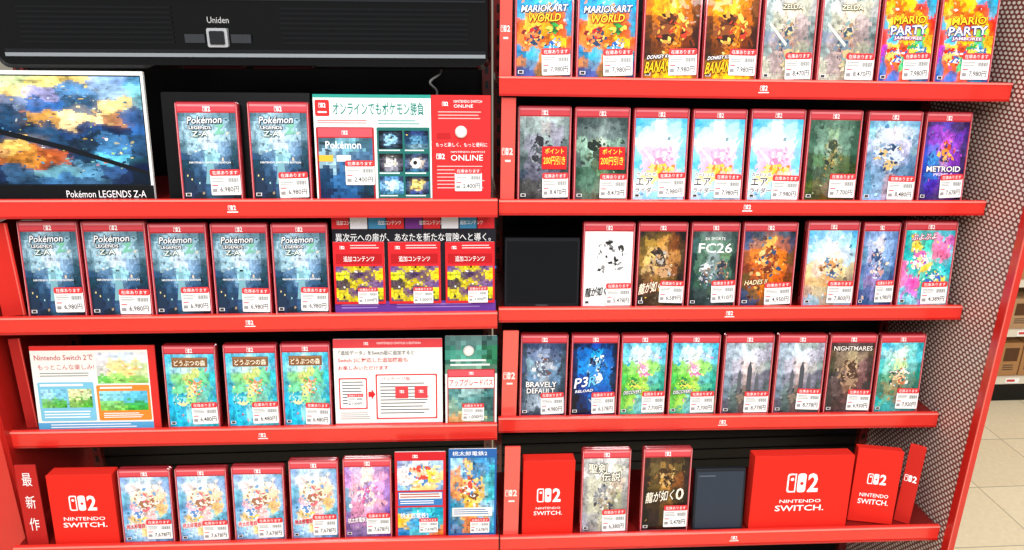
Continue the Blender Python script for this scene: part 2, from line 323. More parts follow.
KIND={
'za':dict(s=1,g=['467 689 9bc 689 467','689 9bc bde 9bc 578','8ab acd cde acd 689','578 9bc cde 8ac 467','246 579 9cd 579 245','134 357 68a 357 134','023 246 469 246 023','123 235 357 235 123','012 123 245 134 012'],j=.3,k=70,z=.06,p=['9cd','013','bcd','58a','fda'],
  e=[('p',[(.47,.50),(.53,.50),(.60,.84),(.40,.84)],'7cb0be'),('p',[(.49,.42),(.51,.42),(.54,.52),(.46,.52)],'b4d8dc'),('r',.04,.70,.2,.93,'1a304a'),('r',.8,.68,.97,.93,'1a304a'),('r',.24,.76,.34,.93,'24405e'),('r',.66,.74,.76,.93,'223c58'),
     ('r',.08,.74,.10,.76,'e8d890',3.1),('r',.15,.78,.17,.80,'e8d890',3.1),('r',.28,.82,.30,.84,'a8e0e8',3.1),('r',.84,.73,.86,.75,'e8d890',3.1),('r',.70,.80,.72,.82,'a8e0e8',3.1),
     ('p',[(.60,.22),(.80,.20),(.70,.28),(.80,.28),(.78,.30),(.60,.32),(.70,.24)],'7cc4a8',3.9)],
  t=[('Pokémon',.16,.125,.76,.20,'f4f6f8','1c4058',.02,.01),('LEGENDS',.18,.225,.56,.26,'ffffff','1c4058'),('Z-A',.22,.28,.50,.335,'e8f4ee','1c5050'),('NINTENDO SWITCH 2 EDITION',.14,.60,.86,.62,'ffffff')],
  l='red-banded game case with blue-teal night-city tower cover',price='6,980円'),
'mk':dict(s=2,g=['29d 4ae 6ce 29d 17b','38b 4ae 6ce 4ad 29c','4ad fa4 fc6 e73 29c','e62 fb5 e93 c52 38a','d84 d73 a52 fb4 e62','27a 4ac e84 d62 39b','b74 68a b74 a53 137','236 459 863 642 235'],k=50,z=.09,p=['f93','fd5','2ad','fff','246'],
  e=[('m',.32,.58,.24,.11,'c22 e84 246 fc6 822',16),('m',.68,.70,.24,.10,'26b 4ad fff 134 ea4',16),('m',.66,.50,.16,.06,'3a4 fd5 263',9)],
  t=[('MARIOKART',.08,.27,.92,.34,'ffffff','1a4a8a',.02,.02),('WORLD',.2,.36,.80,.44,'ffd83a','b3261a',.02,.02)],l='red-banded game case with blue and orange racing cover',price='7,980円'),
'dk':dict(s=3,g=['a52 e93 fb4 d82 631','d72 fa3 fc5 e83 742','631 c72 fa4 b62 420','420 841 d82 731 310','310 631 b62 520 210','752 a73 fb4 e93 631','a62 fb3 fd4 fc3 a51'],k=45,z=.1,p=['fc3','e81','410','fe8','b31','210'],
  e=[('m',.5,.50,.34,.20,'5a2c14 8a4820 34180c b86a28 c83820 e8a040 f8d060',24)],
  t=[('DONKEY KONG',.06,.75,.62,.79,'ffffff','401808',.02,.03),('BANANZA',.03,.81,.70,.93,'ffd21c','6a1c04',.04,.04)],l='red-banded game case with yellow and brown cover',price='7,980円'),
'tk':dict(s=4,g=['abb bcc cdd bcc aab','bcc ccc edc ccb aaa','9aa bba dcb baa 899','789 99a ca9 988 677','899 a99 c98 998 788','bba a99 aa8 a98 a99','ccb bba ba9 bba aa9'],k=40,z=.10,p=['8bb','ec9','687','edc'],
  e=[('m',.48,.62,.22,.22,'456 789 cb8 8aa a86 246 dc9',20),('p',[(.1,.4),(.46,.62),(.44,.65),(.08,.43)],'e8e4d4',4.2)],
  t=[('ZELDA',.32,.22,.72,.27,'f8f0d8','6a6a54')],l='red-banded game case with pale gold and grey landscape cover',price='8,470円'),
'pt':dict(s=5,g=['e43 fc3 fd4 4ad 29c','fc4 e62 fb3 e43 4ac','2ad fd5 e52 fc4 d32','e43 4bd fc4 5c6 fb3','a3b fc5 e43 4ad fd5','37b e62 4c8 fc4 c3a','25a 47c e54 38b 259'],k=60,z=.08,p=['f33','fd3','3ae','5c5','fff','e5b','26c'],
  e=[('m',.3,.72,.22,.10,'c22 fc6 fff 26b',14),('m',.7,.68,.2,.10,'3a4 fd5 fff 26b',14)],
  t=[('MARIO',.18,.32,.82,.40,'ffe030','c01818',0,.02),('PARTY',.14,.42,.86,.51,'ffffff','2048b0',0,.02),('JAMBOREE',.22,.53,.78,.57,'ffffff','b01890')],l='red-banded game case with multicoloured party cover',price='7,980円'),
'gr':dict(s=6,g=['9aa abb bcc abb 899','899 9aa bbb 99a 788','677 889 9aa 889 566','455 667 889 667 455','345 556 667 556 344','333 444 555 445 333','222 333 444 333 222'],k=40,z=.09,p=['99a','334','778'],e=[('m',.42,.46,.22,.20,'2a2c32 555a62 444a52 868c94 9aa0a8',18)],l='red-banded game case with dark grey cover and red discount tag',price='8,470円',tag=1),
'gn':dict(s=7,g=['344 455 566 455 344','566 677 899 677 455','8a9 9ba bcb 8a9 677','455 798 9a9 687 344','243 465 686 354 132','354 576 676 343 243','444 565 554 443 332'],k=40,z=.09,p=['9b8','243','684'],e=[('m',.42,.50,.24,.18,'1e2a24 3a4a3c 5a6e54 485a44 8a9a80',18)],l='red-banded game case with dark green cover and red discount tag',price='8,470円',tag=1),
'kb':dict(s=8,g=['5bf 7cf 9df 8cf 5be','8cf cef eff bef 7ce','cef fff fef dff 9df','8df fce fbd fce 8cf','6cf fbd f9c fbd 7cf','bef fd8 fe9 fdb cef','eff fff cef eff fff','bdf 8cf aef 9df bdf'],j=.12,k=24,z=.12,p=['fff','ff9','9df','7cf'],
  e=[('m',.54,.50,.22,.11,'f8a8cc fcd0e2 f088b8 fff0f6',14),('m',.50,.64,.28,.045,'f8c83c fce68c e88a2c',10),('p',[(.05,.35),(.4,.55),(.38,.6)],'ffffff',2.7),('p',[(.95,.3),(.7,.5),(.74,.54)],'ffffff',2.7)],
  t=[('カービィの',.06,.69,.44,.73,'222244','ffffff'),('エア',.05,.75,.38,.84,'111122','ffffff'),('ライダー',.04,.86,.46,.92,'111122','ffffff')],l='red-banded game case with pastel pink and blue cover',price='7,980円'),
'mt':dict(s=9,g=['465 576 687 576 354','354 687 9b9 687 354','465 798 aba 687 354','343 575 897 564 243','242 454 675 453 231','452 664 765 542 331','342 442 541 431 221'],k=50,z=.08,p=['ab8','452','a84','798'],e=[('m',.50,.48,.2,.2,'3a4836 4c5c40 8a7a44 2c3a2e 6c8464 b8a868',18)],l='red-banded game case with mossy green cover',price='7,700円'),
'hw':dict(s=10,g=['6ac 8bd ade 8bd 69b','9cd cde eef cde 8ac','abd cde dde bbd 79a','68a 9ac cbb 89b 579','58a 79b a9a 68a 468','69b 8ac a9a 79b 57a','9bd 9be aac 8bd 69b'],k=40,z=.09,p=['cde','48b','eef','a98'],e=[('m',.45,.50,.28,.2,'4a6a94 c8d4e4 d8b878 2c4468 8aa4c4 fff',24)],l='red-banded game case with pale blue battle cover',price='8,480円'),
'mp':dict(s=11,g=['324 437 54a 436 214','438 84b a5c 63a 326','34a 66c d7d 84b 437','24a 48c b8c 73a 325','239 36b 85a 639 214','337 42a 538 427 213','214 326 436 315 112'],k=50,z=.09,p=['c5d','36c','f7b','8ae'],e=[('m',.5,.44,.22,.14,'c84a2c e8943c 3a2c6c 7c5ce0 f0c060',18)],
  t=[('METROID',.10,.60,.90,.665,'ffffff','402060'),('PRIME 4',.28,.68,.72,.715,'e8d8ff')],l='red-banded game case with purple and blue cover',price='7,678円'),
'yw':dict(s=12,g=['eee fff fff fff eee','eee fff eee fff eee','fff eee fff eee fff','eee fff eee fff eee','fff eee fff eee eee','eee fff eee eee fff','eee eee fff eee eee'],j=.04,k=8,z=.07,p=['ccc','bbb'],
  e=[('m',.52,.40,.32,.2,'f2f2f2 ffffff eeeeee 888888 ffffff 333333 dddddd ffffff 222222',30)],
  t=[('龍が如く',.04,.76,.50,.88,'111111','ffffff',.03,.03)],l='red-banded game case with white ink-brush cover',price='5,478円'),
'yy':dict(s=13,g=['222 432 542 322 111','542 a84 c95 742 321','863 db7 eca a74 432','542 ca7 c96 853 321','321 753 863 542 211','222 432 543 322 111','211 321 432 221 111'],k=34,z=.09,p=['fc5','e72','211','ffe'],
  e=[('m',.5,.46,.26,.22,'3a3028 5a4a38 c89a6c 241c18 7a5a40 b8b0a8',22)],t=[('龍が如く',.03,.70,.52,.84,'fff4d8','7a1408',.04,.05)],l='red-banded game case with amber and black cover',price='6,589円'),
'fc':dict(s=14,g=['344 566 788 566 344','355 687 798 576 344','133 576 899 686 122','122 465 788 576 122','133 354 577 465 233','122 344 454 354 233','122 233 344 233 122'],k=34,z=.09,p=['8a9','233','bcc','465'],
  e=[('m',.32,.60,.18,.16,'dfe3e8 8a6a54 3a4658 a8b0b8 c4ccd4',18),('m',.68,.58,.18,.17,'2a3444 7a5c48 3a4858 5c6c80 c8a080',18)],
  t=[('FC26',.14,.23,.88,.35,'f4f6f6'),('EA SPORTS',.28,.16,.72,.195,'f4f6f6')],l='red-banded game case with dark stadium cover',price='8,910円'),
'or':dict(s=15,g=['346 456 866 456 234','457 a76 fb6 a65 346','953 e84 fc7 d73 642','732 c63 e94 d73 843','542 a53 d73 b52 631','346 753 b62 942 421','235 346 742 531 210'],k=50,z=.1,p=['fb5','e62','28a','410','fd8'],
  e=[('m',.48,.46,.26,.2,'9c4c24 e8a050 6c2c18 f8d088 a84420 2c4c70',26)],
  t=[('HADES II',.06,.68,.50,.74,'ffe9b8','5a1808',.02,.02)],l='red-banded game case with fiery orange battle cover',price='4,950円'),
'sk':dict(s=16,g=['6be 8cf adf 8cf 5ad','8cf cef fff bef 7ce','bde eee fed cde acd','dc9 ecb fdb dc9 ba8','da7 db8 c96 a97 987','b98 cb9 ba8 9a9 8ab','9ac 9bc a98 8ab 7ac'],j=.2,k=36,z=.09,p=['fff','e95','49c','fec'],e=[('m',.5,.56,.24,.14,'d89a5c f4d8a8 6a8cb0 8c5c3c fff 3c5478',20)],l='red-banded game case with pale sky and desert cover',price='7,800円'),
'an':dict(s=17,g=['68b 8ad 9be 79c 57a','79c bce dde 9be 68b','58a aac ccd 8ad 57a','469 78b a9b 68a 358','58a 87a 98b 57a 347','347 569 77a 458 236','236 358 468 347 125'],k=45,z=.1,p=['def','a67','359','fdb'],e=[('m',.5,.5,.26,.2,'34507c dfe4f0 c89a9a 4c6ca0 8ca4d0 f4dcc8',20)],l='red-banded game case with blue fantasy cover',price='6,980円'),
'py':dict(s=18,g=['3bb 5cc 6cc 5bc 3ab','3bb fd5 4cb f8b c6b','2aa 4cc 8dc f7a 5bc','e6a 3bb fc5 5cc 3ab','f8b e5a 4cb fd6 2aa','6cd c7c 5bc e7b 4bb','5bc 8cd b8c 6cc 3ab'],k=50,z=.08,p=['f5a','3cc','fe5','fff','84c'],
  e=[('m',.34,.44,.22,.12,'f070b0 fff0a0 ffffff 8848c0 f8c8dc',16),('m',.64,.66,.22,.12,'20a0a0 fff 3868c8 f8d040 c0f0e8',16)],
  t=[('ぷよぷよ',.12,.13,.62,.20,'ffffff','c02070',0,.02)],l='red-banded game case with teal and pink puzzle cover',price='4,389円'),
'bd':dict(s=19,g=['234 346 457 346 234','345 679 9ac 568 345','346 8ab cde 79b 345','234 68a abc 68a 234','345 567 789 456 234','567 89a bcd 89a 567','223 345 456 345 223'],k=36,z=.09,p=['ccd','334','99a'],e=[('m',.5,.38,.26,.15,'5c6478 aab4c4 4c5a70 e4e8f0 7a4c44',20)],
  t=[('BRAVELY',.10,.57,.80,.64,'ffffff','222a3a'),('DEFAULT',.12,.655,.76,.72,'ffffff','222a3a')],l='red-banded game case with silver and slate cover',price='4,980円'),
'p3':dict(s=20,g=['013 025 14a 025 012','025 16b 3ae 15a 013','014 28d 7cf 26b 013','013 15b 4ae 27c 024','012 138 26b 15a 013','001 025 148 025 012','001 013 025 013 001'],k=30,z=.11,p=['4bf','013','fff','17c'],
  e=[('m',.55,.42,.24,.2,'081838 2c8ce0 dff0fc 0c2c60 3c4c78 a8d8f8',20)],t=[('P3',.06,.52,.36,.65,'ffffff','0a3a90',.03,.03),('R',.38,.50,.56,.63,'6cc8ff','0a3a90',.03,.03),('RELOAD',.08,.675,.48,.71,'ffffff','0a3a90',.01,.02)],l='red-banded game case with electric blue and black cover',price='6,578円'),
'kd':dict(s=21,g=['5bd 7ce 9df 7cd 4ac','7ce cef eff bdf 6bd','6b5 9d7 cea 9d7 5a9','4a5 7c5 ad6 6bb 398','5a4 8c5 be6 5a8 287','6b5 ad6 7bb 4a9 397','2a8 5a8 6bb 398 276'],k=50,z=.09,p=['f9c','ff8','4b5','fff','2ac'],
  e=[('m',.5,.44,.18,.09,'f4a0c4 fcd4e4 e878ac ffffff',12),('m',.3,.6,.16,.08,'2c8c4c 8cd45c f8e060 1c6c40',12)],
  t=[('DISCOVERY',.06,.69,.48,.735,'ffffff','1a7a50',.01,.02)],l='red-banded game case with green and pink meadow cover',price='7,700円'),
'hg':dict(s=22,g=['9ab abc bcc abb 99a','abc bcd def ccd aab','9ab bbc dcc bbb 899','789 889 a99 889 667','678 677 877 778 566','556 566 655 566 455','445 455 544 455 344'],k=34,z=.08,p=['bcd','556','778','ccd'],
  e=[('p',[(.3,.8),(.3,.5),(.34,.42),(.38,.5),(.38,.8)],'5c6068'),('p',[(.5,.8),(.5,.42),(.55,.32),(.6,.42),(.6,.8)],'4c5058'),('p',[(.68,.8),(.68,.56),(.72,.5),(.76,.56),(.76,.8)],'5c6068'),('m',.42,.76,.2,.1,'3a3c44 5c5450 8a7a6c',12)],
  l='red-banded game case with misty grey castle cover',price='8,778円'),
'nt':dict(s=23,g=['433 544 655 544 322','543 876 ba8 876 543','443 765 ca8 866 433','333 655 a87 755 322','433 544 865 644 333','333 433 644 533 222','322 433 544 433 322'],k=36,z=.09,p=['ca8','211','877'],
  e=[('m',.5,.50,.24,.2,'4a3428 5c4438 a8886c 3a2c28 d8b890',20)],t=[('NIGHTMARES',.06,.13,.94,.19,'f4ece4','2a1c14')],l='red-banded game case with murky brown cover',price='6,930円'),
'se':dict(s=24,g=['4bd 6ce 8de 6cd 3ab','7cd bee dfe 8dd 5bc','5bb 9dc cea 7bb 399','387 6a8 a97 698 287','476 886 986 687 376','3aa 6a9 876 599 288','299 4aa 599 388 177'],k=50,z=.09,p=['fff','285','c95','2ab','ed9'],e=[('m',.5,.54,.24,.13,'2c7c78 e8d8a8 c8744c f4f4ec 1c4c54',18)],l='red-banded game case with turquoise adventure cover',price='7,920円'),
'el':dict(s=25,g=['bbb ccc ddd ccc aaa','ccc ddd eee ddc bbb','aaa ccb ddc cba aaa','999 bba cba aa8 888','888 aa9 ba8 998 888','99a aaa bba aa9 888','889 999 aa9 998 777'],k=40,z=.09,p=['eed','889','b97','666'],
  e=[('m',.5,.56,.26,.18,'8a8c94 c8c4b8 9a8c74 44464e f4f0e4 8a8e98',26)],t=[('聖剣',.10,.15,.52,.27,'f8f4e4','444444'),('伝説',.40,.26,.82,.37,'f8f4e4','444444')],l='red-banded game case with silver armour cover',price='6,380円'),
'y0':dict(s=26,g=['211 432 432 321 100','321 653 974 542 211','211 542 c95 742 211','110 431 863 431 110','100 321 642 321 100','000 211 431 211 000','000 100 210 100 000'],k=24,z=.09,p=['da4','211','a63'],
  e=[('m',.5,.32,.24,.13,'3c2814 8a6438 2c1c10 d8b070 4c3018',18)],t=[('龍が如く',.06,.50,.68,.64,'f4ecd8','301008',.03,.04),('0',.72,.47,.90,.62,'f4ecd8','301008',.02,0)],l='red-banded game case with black and gold cover',price='5,478円'),
'ac':dict(s=27,g=['5bd 7ce 9df 7ce 4ac','7ce ade cee 9de 6bd','5bc 8c8 cd8 7c9 4bc','4ac 7c9 ed9 6ba 4ac','3ad 5cd ae9 8cb 3ab','2ac 4be 9de 5cc 3ac','29b 3bd 6cd 4bc 2ab'],k=60,z=.08,p=['f95','fea','3a5','2bd','fff','e65'],
  e=[('m',.30,.66,.2,.10,'2cb0c8 8ce0ea f4e4a8 1c88b0',14),('m',.60,.50,.2,.10,'f0946c fff0c8 4cb868 e86850 7cd0dc',16),('r',.14,.13,.86,.25,'8a5a34',4.1),('r',.16,.14,.84,.15,'b8885c',4.3)],t=[('どうぶつの森',.18,.16,.82,.235,'fff6dc')],l='red-banded game case with turquoise island cover and brown title board',price='6,480円'),
'td':dict(s=28,g=['8ad ace cde ace 7ac','ace fee fff fed 8ad','7bd fec ffd fca 8bd','6ad fbc fee fc8 7ad','7be fda fcc 8cd 6ac','8bd bdf fd9 9ce 69c','68b 8bd ace 7ad 58a'],k=56,z=.08,p=['fe6','e67','fff','5bd','f9b'],
  e=[('m',.5,.42,.26,.16,'f8d4b4 ffffff a87454 e8707c fbe8d8 78a8d8 ffffff',22),('m',.3,.64,.16,.08,'5890d0 fff f0c850',9)],t=[('桃太郎電鉄2',.05,.74,.48,.81,'e02838','ffffff',0,.02)],l='red-banded game case with pale blue, pink and yellow cartoon cover',price='7,678円'),
'tp':dict(s=29,g=['a8c cbd edd b9c 97b','b8c fbd fed eac a7b','8ac ebc fdd ead 97b','69b d9b fcc eab 86a','86a c8a eac b8b 75a','759 97a b8b 86a 648','648 769 87a 759 537'],k=50,z=.09,p=['fde','c5a','fff','6ad'],e=[('m',.5,.44,.26,.15,'f4d8d0 ffffff 9c7cac d85c9c b8a0e0',20)],
  t=[('桃太郎電鉄2',.05,.74,.48,.81,'ffffff','903080',0,.02)],l='red-banded game case with pink and lilac cartoon cover',price='7,678円'),
}
COV={}
def red_tag():
    b=B(.050,.040); b.rect(0,0,1,1,'d4181c',.4); b.text('ポイント',.12,.08,.88,.32,'ffe14a',1,.01); b.text('200円引き',.06,.42,.94,.80,'ffe14a',1,.01); return b.mesh('discount_tag',M_PAPER)
TAG=red_tag()
ORD={'R1':'top','R2':'second','R3':'third','R4':'fourth','R5':'bottom','L2':'upper','L3':'second','L4':'third','L5':'bottom'}
def case(kind,row,x0,x1,yt,lean=7,dy=.013,rz=0):
    K=KIND[kind]
    if kind not in COV: COV[kind]=cover_mesh(kind,K)
    if K['price'] not in STK: STK[K['price']]=sticker_mesh(K['price'])
    X,Y,z,w,h=measure(x0,x1,yt,row,lean,dy)
    lift=CT*math.sin(math.radians(lean))
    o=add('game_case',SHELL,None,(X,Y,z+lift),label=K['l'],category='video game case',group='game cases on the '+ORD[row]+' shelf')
    o.rotation_euler=(-math.radians(lean),-slope(row),math.radians(rz+random.uniform(-.8,.8))); o.scale=(w/CW,1,(h-lift)/CH)
    add('cover_insert',COV[kind],o,(0,-.0003,.0040))
    st=add('price_sticker',STK[K['price']],o,(CW*.5-.030+random.uniform(-.003,.001),-.0032,.005+random.uniform(0,.006)))
    st.rotation_euler=(0,random.uniform(-.04,.04),0)
    if K.get('tag'): add('discount_tag',TAG,o,(.020,-.0036,.058),label='red discount tag with yellow lettering')
    return o
for k,a,b_,t in (('mk',514,575,-25),('mk',577,640,-24),('dk',644,704,-22),('dk',706,763,-21),('tk',765,821,-20),('tk',823,883,-19),('pt',885,941,-18),('pt',943,1002,-17)): case(k,'R1',a,b_,t)
for k,a,b_,t in (('gr',517,572,106),('gn',574,631,107),('kb',633,690,108),('kb',692,748,109),('kb',750,806,109),('mt',808,863,110),('hw',867,923,111),('mp',925,972,112)): case(k,'R2',a,b_,t)
for k,a,b_,t in (('yw',582,635,222),('yy',637,688,222),('fc',690,740,222),('or',742,798,222),('sk',806,860,221),('an',862,900,222),('py',903,957,221)): case(k,'R3',a,b_,t)
for k,a,b_,t in (('bd',519,568,334),('p3',570,619,334),('kd',620,668,334),('kd',670,720,334),('hg',723,774,334),('hg',776,826,334),('nt',828,876,334),('se',878,925,334)): case(k,'R4',a,b_,t)
case('el','R5',581,631,449); case('y0','R5',642,692,448)
case('za','L2',174,238,102); case('za','L2',246,309,102)
for a,b_,t in ((16,78,221),(80,146,221),(147,207,223),(209,268,223),(270,328,223)): case('za','L3',a,b_,t)
for a,b_,t in ((161,216,345),(222,277,344),(279,330,343)): case('ac','L4',a,b_,t)
for k,a,b_,t in (('td',117,171,469),('td',174,227,468),('td',230,284,466),('td',287,338,460),('tp',341,391,458)): case(k,'L5',a,b_,t)
# ---------------------------------------------------------------- flat cards
def card(name,label,cat,row,x0,x1,yt,fn,lean=7,dy=.013,rz=0,th=.003,edge='dddddd',mat=None,rad=.002,group=None,pname='printed_panel',bmat=M_PAPER,raise_=0.0):
    mat=mat or M_CARD
    X,Y,z,w,h=measure(x0,x1,yt,row,lean,dy); w/=math.cos(math.radians(rz))
    lift=th*math.sin(math.radians(lean))
    if raise_:
        h-=raise_; a=math.radians(lean); Y+=raise_*math.sin(a); z+=raise_*math.cos(a)
    h-=lift
    b=B(w,h); b.prism(w,h,rad,0,th,edge,bev=min(.001,th*.2))
    o=add(name,b.mesh(name,bmat),None,(X,Y,z+lift),label=label,category=cat)
    if group: o['group']=group
    o.rotation_euler=(-math.radians(lean),-slope(row),math.radians(rz))
    if fn:
        b=B(w,h); fn(b,o); add(pname,b.mesh(pname,mat),o,(0,-.0002,0))
    return o
def magnet(o,w,h,u,v,r=.012):
    b=B(); n=20
    prof=[(r,0),(r,-.003),(r*.8,-.006),(r*.35,-.0072)]
    for (ra,ya),(rb,yb) in zip(prof,prof[1:]):
        for i in range(n):
            a=6.2832*i/n;c=6.2832*(i+1)/n
            b.face([(ra*math.cos(a),ya,ra*math.sin(a)),(ra*math.cos(c),ya,ra*math.sin(c)),(rb*math.cos(c),yb,rb*math.sin(c)),(rb*math.cos(a),yb,rb*math.sin(a))],'e8e6e0')
    b.face([(r*.35*math.cos(6.2832*i/n),-.0072,r*.35*math.sin(6.2832*i/n)) for i in range(n)],'f4f4f0')
    add('magnet_button',b.mesh('magnet_button',M_PLAS),o,(-w/2+u*w,-.002,(1-v)*h),label='round white magnet button')
def stk(o,w,h,u,v,s=1,price='1,200円'):
    if price not in STK: STK[price]=sticker_mesh(price)
    q=add('price_sticker',STK[price],o,(-w/2+u*w,-.0034,(1-v)*h)); q.scale=(s,1,s)
def f_online(b,o):
    b.rect(0,0,.66,1,'e2f0ec',1); b.rect(0,0,.66,.03,'2a9a8c',2); b.rect(.66,0,1,1,'dc2a2c',1)
    b.rr(.01,.05,.09,.2,.003,'dc2a2c',2); b.logo(.05,.10,.008,'ffffff','dc2a2c',3); b.rect(.025,.155,.075,.17,'ffffff',3)
    b.text('オンラインでもポケモン勝負',.11,.07,.62,.19,'127a70',2,.008)
    b.lines(.36,.235,.62,.29,2,'3a8f88',2,.3); b.lines(.02,.235,.33,.28,2,'d7262a',2,.3)
    b.rr(.01,.30,.335,.99,.003,'b01c24',2); b.rect(.02,.31,.325,.39,'e05660',2.4); b.logo(.17,.35,.007,'ffffff','e05660',3)
    b.grid(['356 7ab 356','9bc 579 468','135 369 134','124 258 123'],.02,.40,.325,.97,16,18,31,L=2.6); b.strokes(.02,.41,.325,.96,22,32,.03,3.2,['8cd','fd8','246'])
    b.rect(.02,.56,.1,.62,'f0b83c',4.2); b.rect(.12,.56,.2,.62,'e8e8e8',4.2); b.text('Pokémon',.06,.43,.26,.50,'ffffff',4.2,.01)
    b.rr(.35,.30,.65,.98,.002,'1c6a64',1.6)
    GG=[['001 012 001','012 9ce 013','001 123 001'],['012 236 012','135 58a 246','356 79a 467'],['111 222 111','334 ddd 445','112 889 112'],['123 346 123','457 cba 568','124 368 124'],['235 58b 235','7ad cef 8be','368 59b 368'],['012 124 012','246 fd8 357','123 248 124']]
    for i in range(6):
        u=.36+.147*(i%2); v=.33+.215*(i//2)
        b.grid(GG[i],u,v,u+.135,v+.17,14,11,33+i,.06,L=2.4,jit=.5); b.strokes(u,v,u+.135,v+.17,10,60+i,.012,3,['fff','6cf','001','fd4'])
        b.lines(u,v+.178,u+.12,v+.205,1,'d8ecec',3)
    b.ell(.57,.635,.030,.05,'f0f0f0',3.9); b.ell(.565,.63,.012,.02,'222222',4.2)
    b.text('NINTENDO SWITCH',.79,.045,.95,.07,'ffffff',2); b.text('ONLINE',.79,.085,.90,.115,'ffffff',2); b.logo(.74,.08,.007,'ffffff','dc2a2c',2)
    b.lines(.70,.15,.97,.24,3,'f5b5b0',2,.3); b.rr(.69,.35,.77,.41,.002,'b81c20',1.6)
    b.text('もっと楽しく、もっと便利に',.685,.44,.98,.48,'ffffff',2); b.logo(.71,.57,.010,'ffffff','dc2a2c',2)
    b.text('NINTENDO SWITCH',.77,.52,.965,.535,'ffffff',2); b.text('ONLINE',.77,.555,.955,.61,'ffffff',2,.0); b.lines(.69,.66,.97,.9,7,'f2c8c4',2,.22)
    b.rect(.66,.0,.664,1,'a01a1c',2)
    magnet(o,b.w,b.h,.83,.34,.011); stk(o,b.w,b.h,.25,.84,1.0,'2,400円'); stk(o,b.w,b.h,.87,.90,.95,'2,400円')
card('promotional_card','wide white and red promotional card for an online service','promotional card','L2',312,491,95,f_online)
def f_poster(b,o):
    b.rect(0,0,1,1,'f2f2f0',.5); b.rect(.015,.03,.985,.87,'0a1420',1)
    b.grid(['8a9 cda fe9 fd8 8ad 6ad','ca6 fd9 aad 58b 9bd 8cd','b75 78a 36a 357 fd9 7ab','357 246 c95 fda a75 358','013 135 246 247 124 36a','c96 fc7 246 123 47a 246','953 c84 a53 135 6bd 134','124 357 69a 58a 358 013','012 246 47a 357 124 012'],.02,.04,.98,.86,84,60,41,.05,.35,L=1.5)
    b.strokes(.02,.04,.98,.86,380,44,.026,2,['fe9','246','8cb','e84','013','bd6','59b','fff','f8c840'])
    b.poly([(.02,.40),(.5,.56),(.98,.76),(.98,.79),(.5,.60),(.02,.44)],'0a1018',3.2)
    b.rect(.0,.87,1,1,'07090d',2.4); b.text('Pokémon LEGENDS Z-A',.47,.91,.95,.965,'ffffff',3.2,.0)
card('framed_poster','large framed poster with colourful fantasy city artwork','poster','L2',-32,142,71,f_poster,lean=6,th=.008,edge='e8e8e6')
def stand(row,x0,x1,yt,label,name='display_stand'):
    X,Y,z,w,h=measure(x0,x1,yt,row,7,.034)
    b=B(w,h); b.prism(w,h,.003,0,.004,'0c0c0e',bev=.0008)
    o=add(name,b.mesh(name,M_DARK),None,(X,Y,z+.001),label=label,category='display stand'); o.rotation_euler=(-math.radians(7),-slope(row),0)
    b=B(); b.box((-w/2,-.003,0),(w/2,.05,.003),'151517'); f=add('foot',b.mesh('foot',M_DARK),o)
    f.rotation_euler=(math.radians(7),0,0)
stand('L2',160,310,93,'black plastic display stand behind two game cases')
def f_black(b,o):
    b.rr(.03,.05,.97,.93,.002,'08090b',1); b.rect(.42,.95,.58,.965,'555555',1.5)
card('blank_display_screen','small glossy black display screen leaning on the shelf','screen','R3',504,580,238,f_black,th=.012,edge='1a1b1f',pname='screen',bmat=M_DARK,mat=M_SHINY,lean=9)
def f_blue(b,o): b.rr(.04,.04,.96,.96,.002,'323a46',1); b.rect(.08,.1,.4,.12,'5a6470',2)
card('blank_game_case','dark grey blank case without a cover','game case','R5',694,745,469,f_blue,th=.012,edge='22262c',pname='cover_insert',bmat=M_DARK,lean=9)
def f_add(b,o):
    b.rect(0,0,1,1,'d9222a',1); b.logo(.18,.09,.006,'ffffff','d9222a',2); b.lines(.34,.05,.95,.13,2,'ffd8d8',2,.35)
    b.rect(.05,.19,.95,.35,'b5151c',1.6); b.text('追加コンテンツ',.20,.225,.80,.315,'ffffff',2.4,.003)
    b.grid(['648 cb3 537','dd4 426 ec4','324 ba3 648','dc4 536 cc4','426 dc4 324'],.04,.39,.96,.96,24,18,51,.08,L=2,jit=.4); b.strokes(.05,.40,.95,.95,90,52,.055,3,['fe4','111','84b','fff','e8c020'])
    stk(o,b.w,b.h,.66,.99,.72,'3,000円')
def f_hdr(b,o):
    b.rect(0,0,1,1,'17151f',1)
    for i in range(9):
        b.rect(i/9,0,(i+.93)/9,.12,['c8242a','d9d9e0','3b7fa8','c8242a','6a2a7f'][i%5],2)
    for i in range(4): b.text('追加コンテンツ',.03+.25*i,.035,.17+.25*i,.08,'ffffff',3)
    b.text('異次元への扉が、あなたを新たな冒険へと導く。',.02,.165,.97,.25,'f2f2f4',2,.005)
    b.rect(0,.87,1,1,'6a3a9a',2); b.lines(.04,.9,.3,.96,2,'a888d0',3,.4); b.lines(.38,.9,.95,.96,2,'a888d0',3,.3)
    for i in range(30): b.ell(random.random(),.3+random.random()*.55,.01,.015,random.choice(['5a2a86','2c6ac0','1c1c30']),1.5)
card('display_board','dark display board with white Japanese slogan behind add-on cards','display board','L3',331,496,217,f_hdr,dy=.018,edge='1a1620')
for a,b_ in ((333,385),(388,441),(445,495)):
    card('add_on_card','red download card with yellow artwork','download card','L3',a,b_,242,f_add,dy=.0135,group='add-on cards on the second shelf',lean=7,th=.002,raise_=.021)
